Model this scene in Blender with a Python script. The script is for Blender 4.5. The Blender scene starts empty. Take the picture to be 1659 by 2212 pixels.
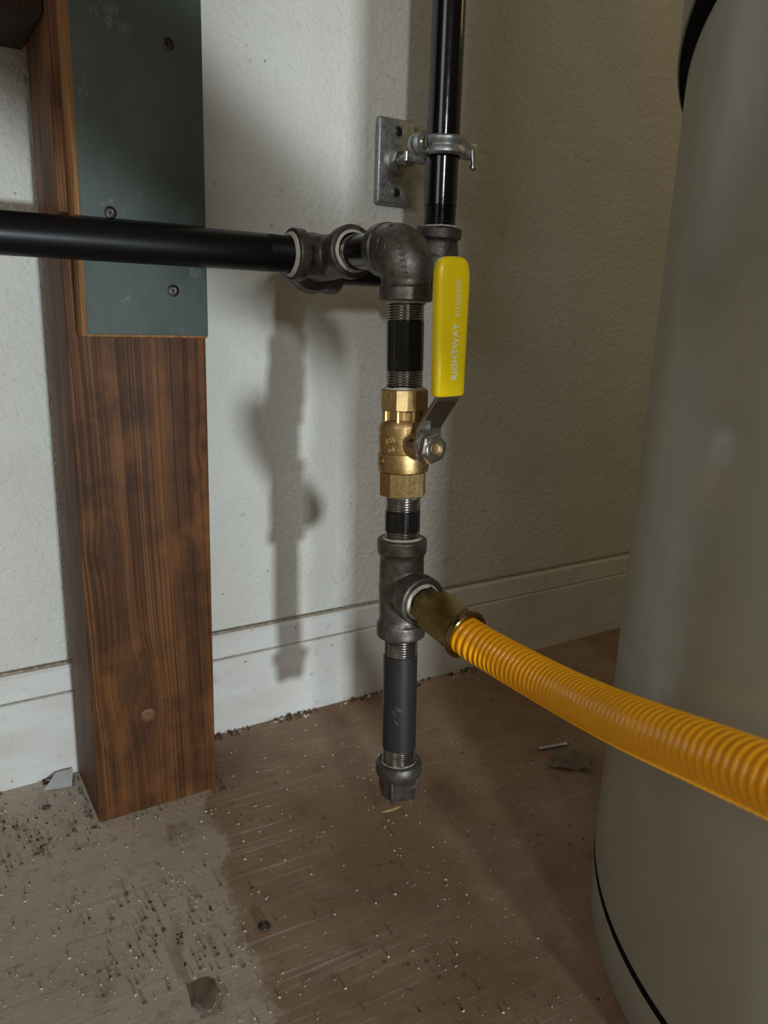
import bpy, bmesh, math, random
from mathutils import Vector, Matrix, noise
random.seed(7)
PI = math.pi
S = bpy.context.scene
COL = S.collection

# ------------------------------------------------------------------ camera
cd = bpy.data.cameras.new('camera')
cam = bpy.data.objects.new('camera', cd); COL.objects.link(cam)
R_ = Vector((0.8477, -0.5292, 0.0350)); U_ = Vector((0.1049, 0.2321, 0.9670)); F_ = Vector((0.5199, 0.8161, -0.2522))
M_ = Matrix((R_, U_, -F_)).transposed().to_4x4()
cam.matrix_world = Matrix.Translation((0, 0, 0.42)) @ M_
cd.sensor_fit = 'HORIZONTAL'; cd.sensor_width = 36.0; cd.lens = 36.0 * 1664.2 / 1659.0
cd.clip_start = 0.01
cd.dof.use_dof = True; cd.dof.focus_distance = 0.54; cd.dof.aperture_fstop = 14.0
S.camera = cam

# ------------------------------------------------------------------ light
S.view_settings.view_transform = 'Standard'; S.view_settings.look = 'None'
S.view_settings.gamma = 1.0; S.view_settings.exposure = -0.06
S.view_settings.use_curve_mapping = False
wd = bpy.data.worlds.new('dim_garage'); S.world = wd; wd.use_nodes = True
bg = wd.node_tree.nodes['Background']
bg.inputs[0].default_value = (1.0, 0.79, 0.40, 1); bg.inputs[1].default_value = 0.135

def area(name, loc, target, sx, sy, power, color):
    l = bpy.data.lights.new(name, 'AREA'); l.shape = 'RECTANGLE'; l.size = sx; l.size_y = sy
    l.energy = power; l.color = color
    o = bpy.data.objects.new(name, l); COL.objects.link(o); o.location = loc
    o.rotation_euler = (Vector(target) - Vector(loc)).to_track_quat('-Z', 'Y').to_euler()
    return o
SRC = Vector((0.12, -1.3, 0.20))
area('door_daylight', SRC, (0.25, 0.68, 0.30), 0.065, 0.06, 20.0, (0.82, 0.94, 1.0))
area('window_daylight', (-0.85, -0.15, 0.95), (0.10, 0.55, 0.1), 0.45, 0.6, 2.4, (0.88, 0.95, 1.0))
area('side_door_daylight', (-0.12, -1.0, 0.90), (0.40, 0.65, 0.45), 0.09, 0.16, 6.5, (0.88, 0.96, 1.0))

area('warm_fill', (1.25, 0.30, 1.05), (0.75, 0.68, 0.35), 0.25, 0.25, 0.42, (1.0, 0.76, 0.40))  # added fill lamp that warms and brightens the right wall

# ------------------------------------------------------------------ node helpers
class NB:
    def __init__(s, name):
        s.m = bpy.data.materials.new(name); s.m.use_nodes = True
        s.t = s.m.node_tree; s.p = s.t.nodes['Principled BSDF']
        s._tc = None
    def n(s, kind, **kw):
        x = s.t.nodes.new(kind)
        for k, v in kw.items(): setattr(x, k, v)
        return x
    def put(s, sock, v):
        if hasattr(v, 'is_output') or isinstance(v, bpy.types.NodeSocket): s.t.links.new(v, sock)
        else: sock.default_value = v
    def obj(s):
        if s._tc is None: s._tc = s.n('ShaderNodeTexCoord').outputs['Object']
        return s._tc
    def mapping(s, scale=(1, 1, 1), loc=(0, 0, 0), rot=(0, 0, 0), vec=None):
        x = s.n('ShaderNodeMapping'); s.put(x.inputs[0], vec if vec is not None else s.obj())
        x.inputs['Scale'].default_value = scale; x.inputs['Location'].default_value = loc; x.inputs['Rotation'].default_value = rot
        return x.outputs[0]
    def noise(s, scale, detail=3, rough=.55, vec=None, dist=0, color=False):
        x = s.n('ShaderNodeTexNoise'); s.put(x.inputs['Vector'], vec if vec is not None else s.obj())
        x.inputs['Scale'].default_value = scale; x.inputs['Detail'].default_value = detail
        x.inputs['Roughness'].default_value = rough; x.inputs['Distortion'].default_value = dist
        return x.outputs['Color' if color else 'Fac']
    def voro(s, scale, vec=None, out='Distance', rnd=1):
        x = s.n('ShaderNodeTexVoronoi'); s.put(x.inputs['Vector'], vec if vec is not None else s.obj())
        x.inputs['Scale'].default_value = scale; x.inputs['Randomness'].default_value = rnd
        return x.outputs[out]
    def ramp(s, fac, stops):
        x = s.n('ShaderNodeValToRGB'); s.put(x.inputs[0], fac)
        e = x.color_ramp.elements
        while len(e) < len(stops): e.new(0.5)
        for el, (p, c) in zip(e, stops):
            el.position = p; el.color = (c[0], c[1], c[2], 1) if isinstance(c, (tuple, list)) else (c, c, c, 1)
        return x.outputs[0]
    def mix(s, fac, a, b, mode='MIX'):
        x = s.n('ShaderNodeMix', data_type='RGBA', blend_type=mode)
        s.put(x.inputs[0], fac)
        for i, v in ((6, a), (7, b)):
            s.put(x.inputs[i], v if not isinstance(v, tuple) else (v[0], v[1], v[2], 1))
        return x.outputs[2]
    def math(s, op, a, b=0.0, c=None, clamp=False):
        x = s.n('ShaderNodeMath', operation=op, use_clamp=clamp); s.put(x.inputs[0], a); s.put(x.inputs[1], b)
        if c is not None: s.put(x.inputs[2], c)
        return x.outputs[0]
    def sep(s, vec=None):
        x = s.n('ShaderNodeSeparateXYZ'); s.put(x.inputs[0], vec if vec is not None else s.obj()); return x.outputs
    def comb(s, x, y, z):
        c = s.n('ShaderNodeCombineXYZ')
        for i, v in enumerate((x, y, z)): s.put(c.inputs[i], v)
        return c.outputs[0]
    def bump(s, height, strength=.3, dist=.001):
        x = s.n('ShaderNodeBump'); s.put(x.inputs['Height'], height)
        x.inputs['Strength'].default_value = strength; x.inputs['Distance'].default_value = dist
        s.t.links.new(x.outputs[0], s.p.inputs['Normal'])
    def set(s, color=None, rough=None, metal=None, spec=None, coat=None, coat_rough=.1):
        if color is not None: s.put(s.p.inputs['Base Color'], color if not isinstance(color, tuple) else (color[0], color[1], color[2], 1))
        if rough is not None: s.put(s.p.inputs['Roughness'], rough)
        if metal is not None: s.put(s.p.inputs['Metallic'], metal)
        if spec is not None: s.put(s.p.inputs['Specular IOR Level'], spec)
        if coat is not None: s.put(s.p.inputs['Coat Weight'], coat); s.put(s.p.inputs['Coat Roughness'], coat_rough)
        return s.m

def simple(name, col, rough=.5, metal=0, spec=.5, var=.12, scale=120, bump=0, bdist=.0005, bscale=None, coat=None):
    b = NB(name); k = b.noise(scale, 4)
    lo = tuple(c * (1 - var) for c in col); hi = tuple(min(1, c * (1 + var)) for c in col)
    c = b.ramp(k, [(.3, lo), (.7, hi)])
    b.set(c, b.ramp(b.noise(scale * 1.7, 3), [(.3, max(0, rough - .08)), (.7, min(1, rough + .08))]), metal, spec, coat)
    if bump: b.bump(b.noise(bscale or scale * 4, 3), bump, bdist)
    return b.m

# ---- wall paint (orange peel, dirt)
b = NB('wall_paint')
peel = b.noise(170, 3, .5); peel2 = b.noise(420, 2, .5)
dirt = b.ramp(b.noise(55, 5, .62), [(.665, 0.0), (.74, 1.0)])
blot = b.ramp(b.noise(9, 4, .6), [(.35, 0.0), (.75, 1.0)])
base = b.mix(blot, (.74, .72, .665), (.66, .63, .56))
fly = b.ramp(b.voro(48), [(.035, 1.0), (.06, 0.0)])
flym = b.math('MULTIPLY', fly, b.ramp(b.noise(21, 2), [(.50, 0.0), (.56, 1.0)]))
d1 = b.mix(b.math('MULTIPLY', dirt, .35), base, (.30, .23, .16))
b.set(b.mix(b.math('MULTIPLY', flym, .75), d1, (.13, .085, .05)), .62, 0, .35)
b.bump(b.math('ADD', peel, b.math('MULTIPLY', peel2, .5)), .9, .0024)
WALL = b.m
# ---- baseboard paint
b = NB('trim_paint')
z = b.sep()[2]
dirt = b.ramp(b.noise(70, 5, .65), [(.60, 0.0), (.72, 1.0)])
fly = b.math('MULTIPLY', b.ramp(b.voro(60), [(.05, 1.0), (.09, 0.0)]), b.ramp(b.noise(25, 2), [(.47, 0.0), (.53, 1.0)]))
haze_ = b.ramp(b.noise(14, 4, .6, b.mapping((1, 1, 3))), [(.35, 0.0), (.8, 1.0)])
c = b.mix(haze_, (.74, .725, .69), (.62, .57, .52))
c = b.mix(b.math('MULTIPLY', dirt, .4), c, (.30, .22, .16))
c = b.mix(b.math('MULTIPLY', fly, .8), c, (.10, .065, .04))
b.set(c, .5, 0, .4); b.bump(b.noise(90, 4), .15, .0006)
TRIM = b.m
GRIME = simple('joint_grime', (.33, .27, .21), .9, var=.5, scale=300)
# ---- floor: dusty plywood with an old brown stain
b = NB('dusty_plywood')
mp = b.mapping((1, 1, 1), rot=(0, 0, math.radians(3)))
grain = b.noise(1.0, 6, .65, b.mapping((9, 260, 1), vec=mp))
scr = b.ramp(b.noise(1.0, 5, .7, b.mapping((7, 340, 1), loc=(3, 1, 0), vec=mp)), [(.55, 0.0), (.66, 1.0)])
scrm = b.ramp(b.noise(8, 3), [(.46, 0.0), (.60, 1.0)])
big = b.noise(6.5, 5, .6); mid = b.noise(34, 5, .65); fine = b.noise(260, 3, .7)
xs = b.sep()
warp = b.math('ADD', b.math('MULTIPLY', b.math('SUBTRACT', b.noise(22, 6, .68), .5), .075), b.math('MULTIPLY', b.math('SUBTRACT', b.noise(5, 2), .5), .10))
edge = b.math('ADD', b.math('ADD', xs[0], b.math('MULTIPLY', xs[1], -.16)), warp)
stain = b.ramp(edge, [(.094, 0.0), (.100, 1.0)])
dust = b.mix(b.ramp(big, [(.3, 0.0), (.7, 1.0)]), (.62, .53, .445), (.47, .385, .31))
wood = b.mix(b.ramp(b.noise(8, 5, .6), [(.38, 0.0), (.68, 1.0)]), (.25, .150, .092), (.40, .275, .19))
c = b.mix(stain, dust, wood)
c = b.mix(b.ramp(mid, [(.55, 0.0), (.72, .5)]), c, (.20, .125, .08))
mott = b.noise(95, 4, .7)
c = b.mix(b.ramp(mott, [(.56, 0.0), (.70, .45)]), c, (.19, .115, .07))
c = b.mix(b.math('MULTIPLY', b.math('MULTIPLY', scr, scrm), .7), c, (.62, .54, .46))
c = b.mix(b.ramp(grain, [(.55, 0.0), (.8, .35)]), c, (.17, .11, .07))
spots = b.math('MULTIPLY', b.ramp(b.voro(75), [(.10, 1.0), (.17, 0.0)]), b.ramp(b.noise(13, 2), [(.56, 0.0), (.64, 1.0)]))
c = b.mix(b.math('MULTIPLY', spots, .7), c, (.10, .06, .035))
c = b.mix(b.ramp(fine, [(.60, 0.0), (.78, .4)]), c, (.62, .55, .47))
b.set(c, b.ramp(big, [(.3, .55), (.7, .8)]), 0, .35)
b.bump(b.math('ADD', b.math('ADD', b.math('MULTIPLY', mid, .8), b.math('MULTIPLY', fine, .25)), b.math('MULTIPLY', scr, .4)), .5, .0012)
FLOOR = b.m
# ---- stained timber (grain runs along local z; knots bend it)
def timber(name, dark, light, knots=(), scale=1.0, rough=.5, blotch=True, x0=.105, wid=.101):
    b = NB(name); v = b.obj(); x, y, z = b.sep()
    u = b.math('ADD', x, b.math('MULTIPLY', b.math('SUBTRACT', .5875, y), -.9))
    u = b.math('ADD', u, b.math('MULTIPLY', z, .030))
    u = b.math('ADD', u, b.math('MULTIPLY', b.math('SUBTRACT', b.noise(1.0, 2, .5, b.mapping((5, 5, 3.0))), .5), .009))
    kd = None
    for (kx, kz, kr) in knots:
        dx = b.math('SUBTRACT', x, kx); dz = b.math('MULTIPLY', b.math('SUBTRACT', z, kz), .55)
        r2 = b.math('ADD', b.math('MULTIPLY', dx, dx), b.math('MULTIPLY', dz, dz))
        g = b.math('POWER', 2.718, b.math('DIVIDE', r2, -(kr * 1.3) ** 2))
        u = b.math('ADD', u, b.math('MULTIPLY', b.math('MULTIPLY', dx, g), -.70))
        kk = b.ramp(b.math('DIVIDE', b.math('SQRT', r2), kr), [(.35, 1.0), (1.0, 0.0)])
        kd = kk if kd is None else b.math('MAXIMUM', kd, kk)
    t = b.math('DIVIDE', b.math('SUBTRACT', u, x0), wid)
    ph = b.math('SUBTRACT', b.math('MULTIPLY', t, 112.0 * scale), b.math('MULTIPLY', b.math('MULTIPLY', t, t), 42.0 * scale))
    w = b.noise(1.0, 2, .55, b.comb(ph, 0.0, b.math('MULTIPLY', z, 1.3)))
    fib = b.noise(1.0, 4, .7, b.comb(b.math('MULTIPLY', ph, 4.0), 1.0, b.math('MULTIPLY', z, 40.0)))
    wide = b.noise(1.0, 2, .5, b.comb(b.math('MULTIPLY', ph, .16), 4.0, b.math('MULTIPLY', z, 2.5)))
    lines = b.ramp(w, [(.38, 1.0), (.50, 0.0)])
    c = b.mix(b.ramp(wide, [(.38, 0.0), (.60, 1.0)]), tuple(.60 * a + .40 * q for a, q in zip(dark, light)), light)
    c = b.mix(b.math('MULTIPLY', lines, .85), c, dark)
    c = b.mix(b.ramp(fib, [(.48, 0.0), (.75, .5)]), c, tuple(a * .6 for a in dark))
    if blotch:
        bl = b.ramp(b.noise(1.0, 4, .62, b.mapping((30, 30, 26))), [(.46, 0.0), (.66, .62)])
        c = b.mix(bl, c, tuple(a * .85 for a in dark))
        gl = b.ramp(b.noise(1.0, 4, .6, b.mapping((26, 26, 14), loc=(4, 2, 7))), [(.52, 0.0), (.74, .5)])
        c = b.mix(gl, c, tuple(min(1, a * 1.55) for a in light))
        bits = b.ramp(b.noise(330, 2, .5), [(.745, 0.0), (.78, .5)]); c = b.mix(bits, c, (.42, .36, .28))
    if kd is not None: c = b.mix(b.math('MULTIPLY', kd, .8), c, tuple(.75 * a + .25 * q for a, q in zip(dark, light)))
    b.set(c, b.ramp(fib, [(.3, rough), (.8, rough + .2)]), 0, .35)
    b.bump(b.math('ADD', b.math('MULTIPLY', lines, -.6), b.math('MULTIPLY', fib, .5)), .45, .0007)
    return b.m
POST = timber('stained_post_wood', (.036, .0135, .006), (.205, .078, .024), knots=((.149, .090, .010), (.136, .120, .013), (.124, .235, .008), (.203, .311, .006)))
BEAM = timber('dark_beam_wood', (.020, .011, .007), (.060, .030, .018), blotch=False)
RAW = timber('raw_board_wood', (.20, .085, .03), (.42, .20, .075), scale=1.6, rough=.6, blotch=False)
KNOT = simple('knot_wood', (.15, .062, .020), .55, var=.35, scale=240)
# ---- green-grey paint on the board, streaked and rubbed
b = NB('green_grey_paint')
st = b.noise(1.0, 5, .65, b.mapping((520, 520, 7))); cl = b.noise(14, 5, .65, b.mapping((1, 1, .6)))
rub = b.ramp(b.noise(30, 6, .75, b.mapping((1, 1, .8), loc=(2.3, 0, 1.1))), [(.60, 0.0), (.70, 1.0)])
c = b.mix(b.ramp(cl, [(.35, 0.0), (.7, 1.0)]), (.055, .072, .062), (.105, .130, .112))
c = b.mix(b.ramp(st, [(.45, 0.0), (.75, .5)]), c, (.085, .112, .100))
c = b.mix(b.math('MULTIPLY', rub, .30), c, (.42, .46, .45))
b.set(c, .55, 0, .35); b.bump(st, .2, .0004)
GREEN = b.m
# ---- metals
def blackpipe(name, col, rough, specks=.35, coat=0.0, spec=.5):
    b = NB(name)
    sc = b.ramp(b.noise(1.0, 5, .75, b.mapping((900, 900, 160))), [(.62, 0.0), (.74, 1.0)])
    sp = b.ramp(b.noise(420, 3, .7), [(.66, 0.0), (.74, 1.0)])
    m = b.math('MULTIPLY', b.math('MAXIMUM', sc, sp), b.ramp(b.noise(60, 3), [(.45, 0.0), (.62, specks)]))
    b.set(b.mix(m, col, (.30, .28, .26)), b.ramp(b.noise(140, 4), [(.3, rough), (.7, rough + .08)]), 0, spec, coat, .08)
    b.bump(b.noise(500, 3), .12, .0002)
    return b.m
PIPE_GLOSS = blackpipe('black_lacquered_pipe', (.004, .004, .005), .08, .12, .2)
PIPE_SATIN = blackpipe('satin_black_pipe', (.004, .004, .005), .34, .12, spec=.28)
NIPPLE_BLK = blackpipe('black_nipple', (.008, .008, .010), .09, .35)
PIPE_MATTE = blackpipe('worn_black_pipe', (.022, .020, .020), .40, .5, spec=.4)
def metal(name, col, rough, var=.2, scale=200, bump=0, bdist=.0003, metal_=1.0, bs=900):
    return simple(name, col, rough, metal_, .5, var, scale, bump, bdist, bs)
PIPE_SCR = metal('scratched_steel', (.22, .21, .20), .5)
THREAD = metal('cut_thread_steel', (.34, .325, .32), .20, .2, 60)
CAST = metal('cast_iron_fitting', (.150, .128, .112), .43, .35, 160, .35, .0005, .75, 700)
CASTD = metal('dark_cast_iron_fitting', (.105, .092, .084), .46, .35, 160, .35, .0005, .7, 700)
ZINC = metal('galvanised_iron', (.40, .415, .42), .42, .25, 190, .35, .0004, .9, 800)
CHROME = metal('chromed_steel', (.66, .66, .65), .13, .12, 90)
BRASS = metal('sandblasted_brass', (.52, .345, .150), .42, .14, 300, .35, .0003, 1.0, 1500)
BRASS_D = metal('brass_facet', (.53, .365, .170), .46, .14, 260, .25, .0002, 1.0, 1300)
SCREWM = metal('dark_screw_steel', (.085, .075, .065), .42, .3, 500)
ZSCREW = metal('bright_zinc_screw', (.58, .58, .59), .28, .15, 300)
b = NB('yellow_chromate')
hue = b.ramp(b.noise(60, 3, .5), [(.30, (.20, .14, .050)), (.45, (.27, .215, .085)), (.56, (.34, .27, .11)), (.66, (.36, .21, .14)), (.75, (.30, .27, .10))])
b.set(hue, .20, 1.0); b.bump(b.noise(600, 2), .06, .0002); CHROMATE = b.m
DOPE = simple('white_pipe_dope', (.54, .50, .43), .6, var=.2, scale=300, bump=.5, bdist=.0005, bscale=500)
YELLOW = simple('yellow_vinyl_grip', (.88, .63, .004), .25, var=.03, scale=40, spec=.5)
HOSE = simple('orange_yellow_coating', (.88, .37, .003), .24, var=.06, scale=60, spec=.5)
INK = simple('white_ink', (.80, .78, .66), .55, var=.05)
TANK = simple('grey_tank_enamel', (.34, .32, .262), .27, var=.05, scale=20, spec=.5)
TANKB = simple('grey_tank_base_enamel', (.37, .355, .30), .30, var=.05, scale=20, spec=.5)
GAP_SHADE = simple('gap_shade_black', (.006, .006, .006), .9, spec=.1)  # near-black colour standing for shade in the heater's gaps
PAPER = simple('white_paper', (.86, .87, .87), .7, var=.04, scale=200)
CHIPW = simple('plaster_chip', (.62, .55, .47), .6, var=.2, scale=300)
CHIPD = simple('dirt_crumb', (.085, .052, .03), .85, var=.4, scale=300)
SHAVING = simple('curled_shaving', (.30, .20, .08), .6, var=.3, scale=300)
RUBBER = simple('dark_ring', (.035, .025, .018), .5)
CAULK = simple('clear_film', (.36, .28, .22), .4, var=.2)

# ------------------------------------------------------------------ mesh helpers
def fin(name, bm, mat, parent=None, loc=None, rot=None, angle=35, smooth=True, mats=None):
    bmesh.ops.recalc_face_normals(bm, faces=bm.faces[:])
    me = bpy.data.meshes.new(name); bm.to_mesh(me); bm.free()
    for m in (mats or [mat]): me.materials.append(m)
    if smooth:
        for p in me.polygons: p.use_smooth = True
        me.set_sharp_from_angle(angle=math.radians(angle))
    o = bpy.data.objects.new(name, me); COL.objects.link(o)
    if parent is not None: o.parent = parent
    if loc is not None: o.location = loc
    if rot is not None: o.rotation_euler = rot
    return o
def tag(o, label=None, cat=None, group=None, kind=None):
    if label: o['label'] = label
    if cat: o['category'] = cat
    if group: o['group'] = group
    if kind: o['kind'] = kind
    return o
def empty(name, loc=(0, 0, 0), rot=(0, 0, 0), label=None, cat=None, group=None):
    o = bpy.data.objects.new(name, None); COL.objects.link(o); o.location = loc; o.rotation_euler = rot
    o.empty_display_size = .02
    return tag(o, label, cat, group)
def frame(d):
    d = Vector(d).normalized(); a = Vector((0, 0, 1)) if abs(d.z) < .9 else Vector((1, 0, 0))
    x = a.cross(d).normalized(); return x, d.cross(x), d
def sweep(bm, pts, radii, seg=32, cap=True, tans=None, phase=0, squash=None):
    """rings of radius radii[i] around pts[i]; parallel-transported frames"""
    pts = [Vector(p) for p in pts]; n = len(pts)
    if tans is None:
        tans = []
        for i in range(n):
            t = pts[min(i + 1, n - 1)] - pts[max(i - 1, 0)]
            tans.append(t.normalized() if t.length > 1e-9 else tans[-1])
    x, y, d = frame(tans[0]); rings = []
    for i in range(n):
        t = Vector(tans[i]).normalized(); q = d.rotation_difference(t); x = q @ x; y = q @ y; d = t
        rings.append([bm.verts.new(pts[i] + (x * math.cos(a) + y * math.sin(a)) * radii[i]) for a in [phase + 2 * PI * k / seg for k in range(seg)]])
    for a, c in zip(rings, rings[1:]):
        for k in range(seg): bm.faces.new((a[k], a[(k + 1) % seg], c[(k + 1) % seg], c[k]))
    if cap:
        bm.faces.new(rings[0][::-1]); bm.faces.new(rings[-1])
    return rings
def lathe(bm, prof, o=(0, 0, 0), d=(0, 0, 1), seg=40, cap=True, phase=0):
    o = Vector(o); d = Vector(d).normalized()
    return sweep(bm, [o + d * s for r, s in prof], [r for r, s in prof], seg, cap, [d] * len(prof), phase)
def box(bm, lo, hi, bev=0, seg=2, mat=None):
    r = bmesh.ops.create_cube(bm, size=1.0)
    vs = r['verts']; c = (Vector(lo) + Vector(hi)) / 2; s = Vector(hi) - Vector(lo)
    for v in vs: v.co = Vector((v.co.x * s.x, v.co.y * s.y, v.co.z * s.z)) + c
    if bev:
        es = list({e for v in vs for e in v.link_edges})
        bmesh.ops.bevel(bm, geom=es, offset=bev, segments=seg, profile=.5, affect='EDGES')
    return vs
def prism(bm, poly, y0, y1, bev=0):
    """poly in (x,z), extruded from y0 to y1"""
    a = [bm.verts.new((x, y0, z)) for x, z in poly]; c = [bm.verts.new((x, y1, z)) for x, z in poly]
    f = [bm.faces.new(a), bm.faces.new(c[::-1])]
    n = len(poly)
    for i in range(n): f.append(bm.faces.new((a[i], c[i], c[(i + 1) % n], a[(i + 1) % n])))
    if bev:
        es = list({e for q in f for e in q.edges}); bmesh.ops.bevel(bm, geom=es, offset=bev, segments=2, profile=.5, affect='EDGES')
def ngon_ring(bm, n, r, s0, s1, o, d, phase=0, ch=.0008):
    """a chamfered n-sided nut/body, r = apothem"""
    R = r / math.cos(PI / n)
    lathe(bm, [(R - ch, s0), (R, s0 + ch), (R, s1 - ch), (R - ch, s1)], o, d, n, True, phase)
def thread_prof(s0, s1, r, pitch=.0018, amp=.0006, taper=0.0):
    n = max(1, round(abs(s1 - s0) / pitch)); st = (s1 - s0) / n; out = []
    for i in range(n):
        rr = r - taper * (i / n)
        out += [(rr - amp, s0 + st * i), (rr - .00005, s0 + st * (i + .38)), (rr - .00005, s0 + st * (i + .60)), (rr - amp, s0 + st * (i + .98))]
    return out

# ------------------------------------------------------------------ setting
WY = .684
bm = bmesh.new(); box(bm, (-1.2, WY, -.02), (2.2, WY + .1, 2.2))
tag(fin('wall_back', bm, WALL, smooth=False), kind='structure')
bm = bmesh.new(); box(bm, (-2.0, -2.2, -.05), (2.2, WY + .1, 0))
tag(fin('floor', bm, FLOOR, smooth=False), kind='structure')
BY = .673
bm = bmesh.new()
prof = [(BY, 0), (BY, .0788), (BY + .0008, .0800), (BY + .0030, .0806), (BY + .0030, .0818), (BY + .0008, .0824), (BY + .0012, .0830), (BY + .0022, .1030), (BY + .0042, .1058), (WY - .0005, .1064), (WY - .0005, 0)]
A = [bm.verts.new((-1.2, y, z)) for y, z in prof]; B = [bm.verts.new((2.2, y, z)) for y, z in prof]
for i in range(len(prof)): bm.faces.new((A[i], A[(i + 1) % len(prof)], B[(i + 1) % len(prof)], B[i]))
bm.faces.new(A); bm.faces.new(B[::-1])
bb = tag(fin('baseboard_back', bm, TRIM, angle=20), kind='structure')
bm = bmesh.new(); box(bm, (-1.2, BY + .0022, .0808), (2.2, BY + .0029, .0816)); tag(fin('groove_grime', bm, GRIME, bb, smooth=False), kind='structure')
bm = bmesh.new(); box(bm, (-1.2, BY + .0060, .1062), (2.2, WY + .0005, .1078)); tag(fin('caulk_line', bm, GRIME, bb, smooth=False), kind='structure')

# added unseen board behind the camera, placed to shade a slanting band of the wall
def back(x, z, y=-.32):
    P = Vector((x, WY, z)); t = (y - SRC.y) / (WY - SRC.y); q = SRC + (P - SRC) * t; return (q.x, q.z)
bm = bmesh.new()
prism(bm, [back(-.30, 1.00), back(.437, .485), back(.437, .325), back(-.30, .80)], -.32, -.305)
tag(fin('light_blocker_1', bm, BEAM, smooth=False), kind='structure')

bm = bmesh.new(); box(bm, (-.25, -.28, 0), (.048, -.24, 1.4)); tag(fin('light_blocker_2', bm, TRIM, smooth=False), kind='structure')  # added unseen panel, keeps the side lamp off the left of the scene

# ------------------------------------------------------------------ timber
post = empty('timber_post', (0, 0, 0), label='brown stained square timber post standing on the floor against the wall', cat='post')
bm = bmesh.new(); box(bm, (.1052, .5875, 0.0), (.2062, .6685, 1.25), .0016, 2)
fin('shaft', bm, POST, post)
bm = bmesh.new(); lathe(bm, [(.0064, 0), (.0058, .0004), (.0035, .0006)], (.1492, .5876, .0880), (0, -1, 0), 18)
for v in bm.verts: v.co.z = .0880 + (v.co.z - .0880) * .95
fin('knot', bm, KNOT, post)

beam = empty('shelf_beam', label='dark timber beam at upper left, butting against the post', cat='beam')
bm = bmesh.new(); box(bm, (-.60, .5900, .5960), (.1045, .6830, .72), .0015, 2); fin('timber', bm, BEAM, beam)

board = empty('painted_board', label='green-grey painted board with raw orange wood edge, screwed to the post', cat='board')
BYF = .5668
bm = bmesh.new(); box(bm, (.1115, BYF + .0006, .3955), (.2012, .5868, 1.25), .0018, 2); fin('raw_wood', bm, RAW, board)
bm = bmesh.new(); vs = box(bm, (.1150, BYF, .3972), (.2010, BYF + .0030, 1.25), .0013, 2); fin('paint_face', bm, GREEN, board)
def phillips(parent, P, d, r, mat, name='screw', depth=.0006):
    o = empty(name, P) if parent is None else None
    x, y, dd = frame(d); bm = bmesh.new(); P = Vector(P)
    lathe(bm, [(r * .9, -.0002), (r, .0001), (r, .0005), (r * .86, .0009), (r * .62, .0011), (r * .58, .0003), (r * .25, .0002)], P, d, 24)
    for a, c in ((x, y), (y, x)):
        b2 = bmesh.new()
        vs = box(b2, (-r * .55, -r * .13, .0004), (r * .55, r * .13, .0010))
        me = bpy.data.meshes.new('t'); b2.transform(Matrix((a, c, Vector(dd))).transposed().to_4x4()); b2.transform(Matrix.Translation(P)); b2.to_mesh(me); b2.free(); bm.from_mesh(me); bpy.data.meshes.remove(me)
    return fin(name, bm, mat, parent)
for x, z in ((.1772, .5868), (.1344, .4776), (.1755, .4288)):
    phillips(board, (x, BYF, z), (0, -1, 0), .0041, SCREWM)

# ------------------------------------------------------------------ black pipework
def pipe_thing(name, label, p0, p1, r, mat, th0=0, th1=0, hide0=0, hide1=0, cat='pipe', tmat=None):
    """pipe from p0 to p1; the last th0 / th1 metres are threaded (hide part sits in the socket)"""
    p0 = Vector(p0); p1 = Vector(p1); L = (p1 - p0).length; d = (p1 - p0).normalized()
    q = Vector((0, 0, 1)).rotation_difference(d)
    root = empty(name, p0, q.to_euler(), label, cat)
    bm = bmesh.new(); e = .0004
    lathe(bm, [(r - e, th0), (r, th0 + e), (r, L - th1 - e), (r - e, L - th1)], seg=48); fin('barrel', bm, mat, root)
    tm = tmat or THREAD
    if th0:
        bm = bmesh.new(); pr = thread_prof(th0, 0, r, taper=.0003); lathe(bm, pr[::-1], seg=48); fin('thread', bm, tm, root, angle=25)
    if th1:
        bm = bmesh.new(); lathe(bm, thread_prof(L - th1, L, r, taper=.0003), seg=48); fin('thread', bm, tm, root, angle=25)
    return root
def arcpath(A, C, B, rad):
    """A->C->B with a circular bend; returns fn(s)->(pos,tan), total length"""
    A, C, B = Vector(A), Vector(C), Vector(B); a = (A - C).normalized(); c = (B - C).normalized()
    half = a.angle(c) / 2; t = rad / math.tan(half); la = (A - C).length - t; lb = (B - C).length - t
    P0 = C + a * t; O = C + (a + c).normalized() * (rad / math.sin(half)); sw = PI - 2 * half; arc = rad * sw
    n = a.cross(c).normalized()
    def fn(s):
        if s <= la: return A - a * s, -a
        if s >= la + arc: return C + c * (t + s - la - arc), c
        q = Matrix.Rotation(-(s - la) / arc * sw, 3, n)
        v = q @ (P0 - O); tt = q @ (-a)
        return O + v, tt
    # pick the sign that keeps the arc on the path
    e = fn(la + arc * .999)[0]
    if (e - (C + c * t)).length > rad * .1:
        def fn(s, la=la):
            if s <= la: return A - a * s, -a
            if s >= la + arc: return C + c * (t + s - la - arc), c
            q = Matrix.Rotation((s - la) / arc * sw, 3, n)
            return O + q @ (P0 - O), q @ (-a)
    return fn, la + arc + lb
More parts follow.
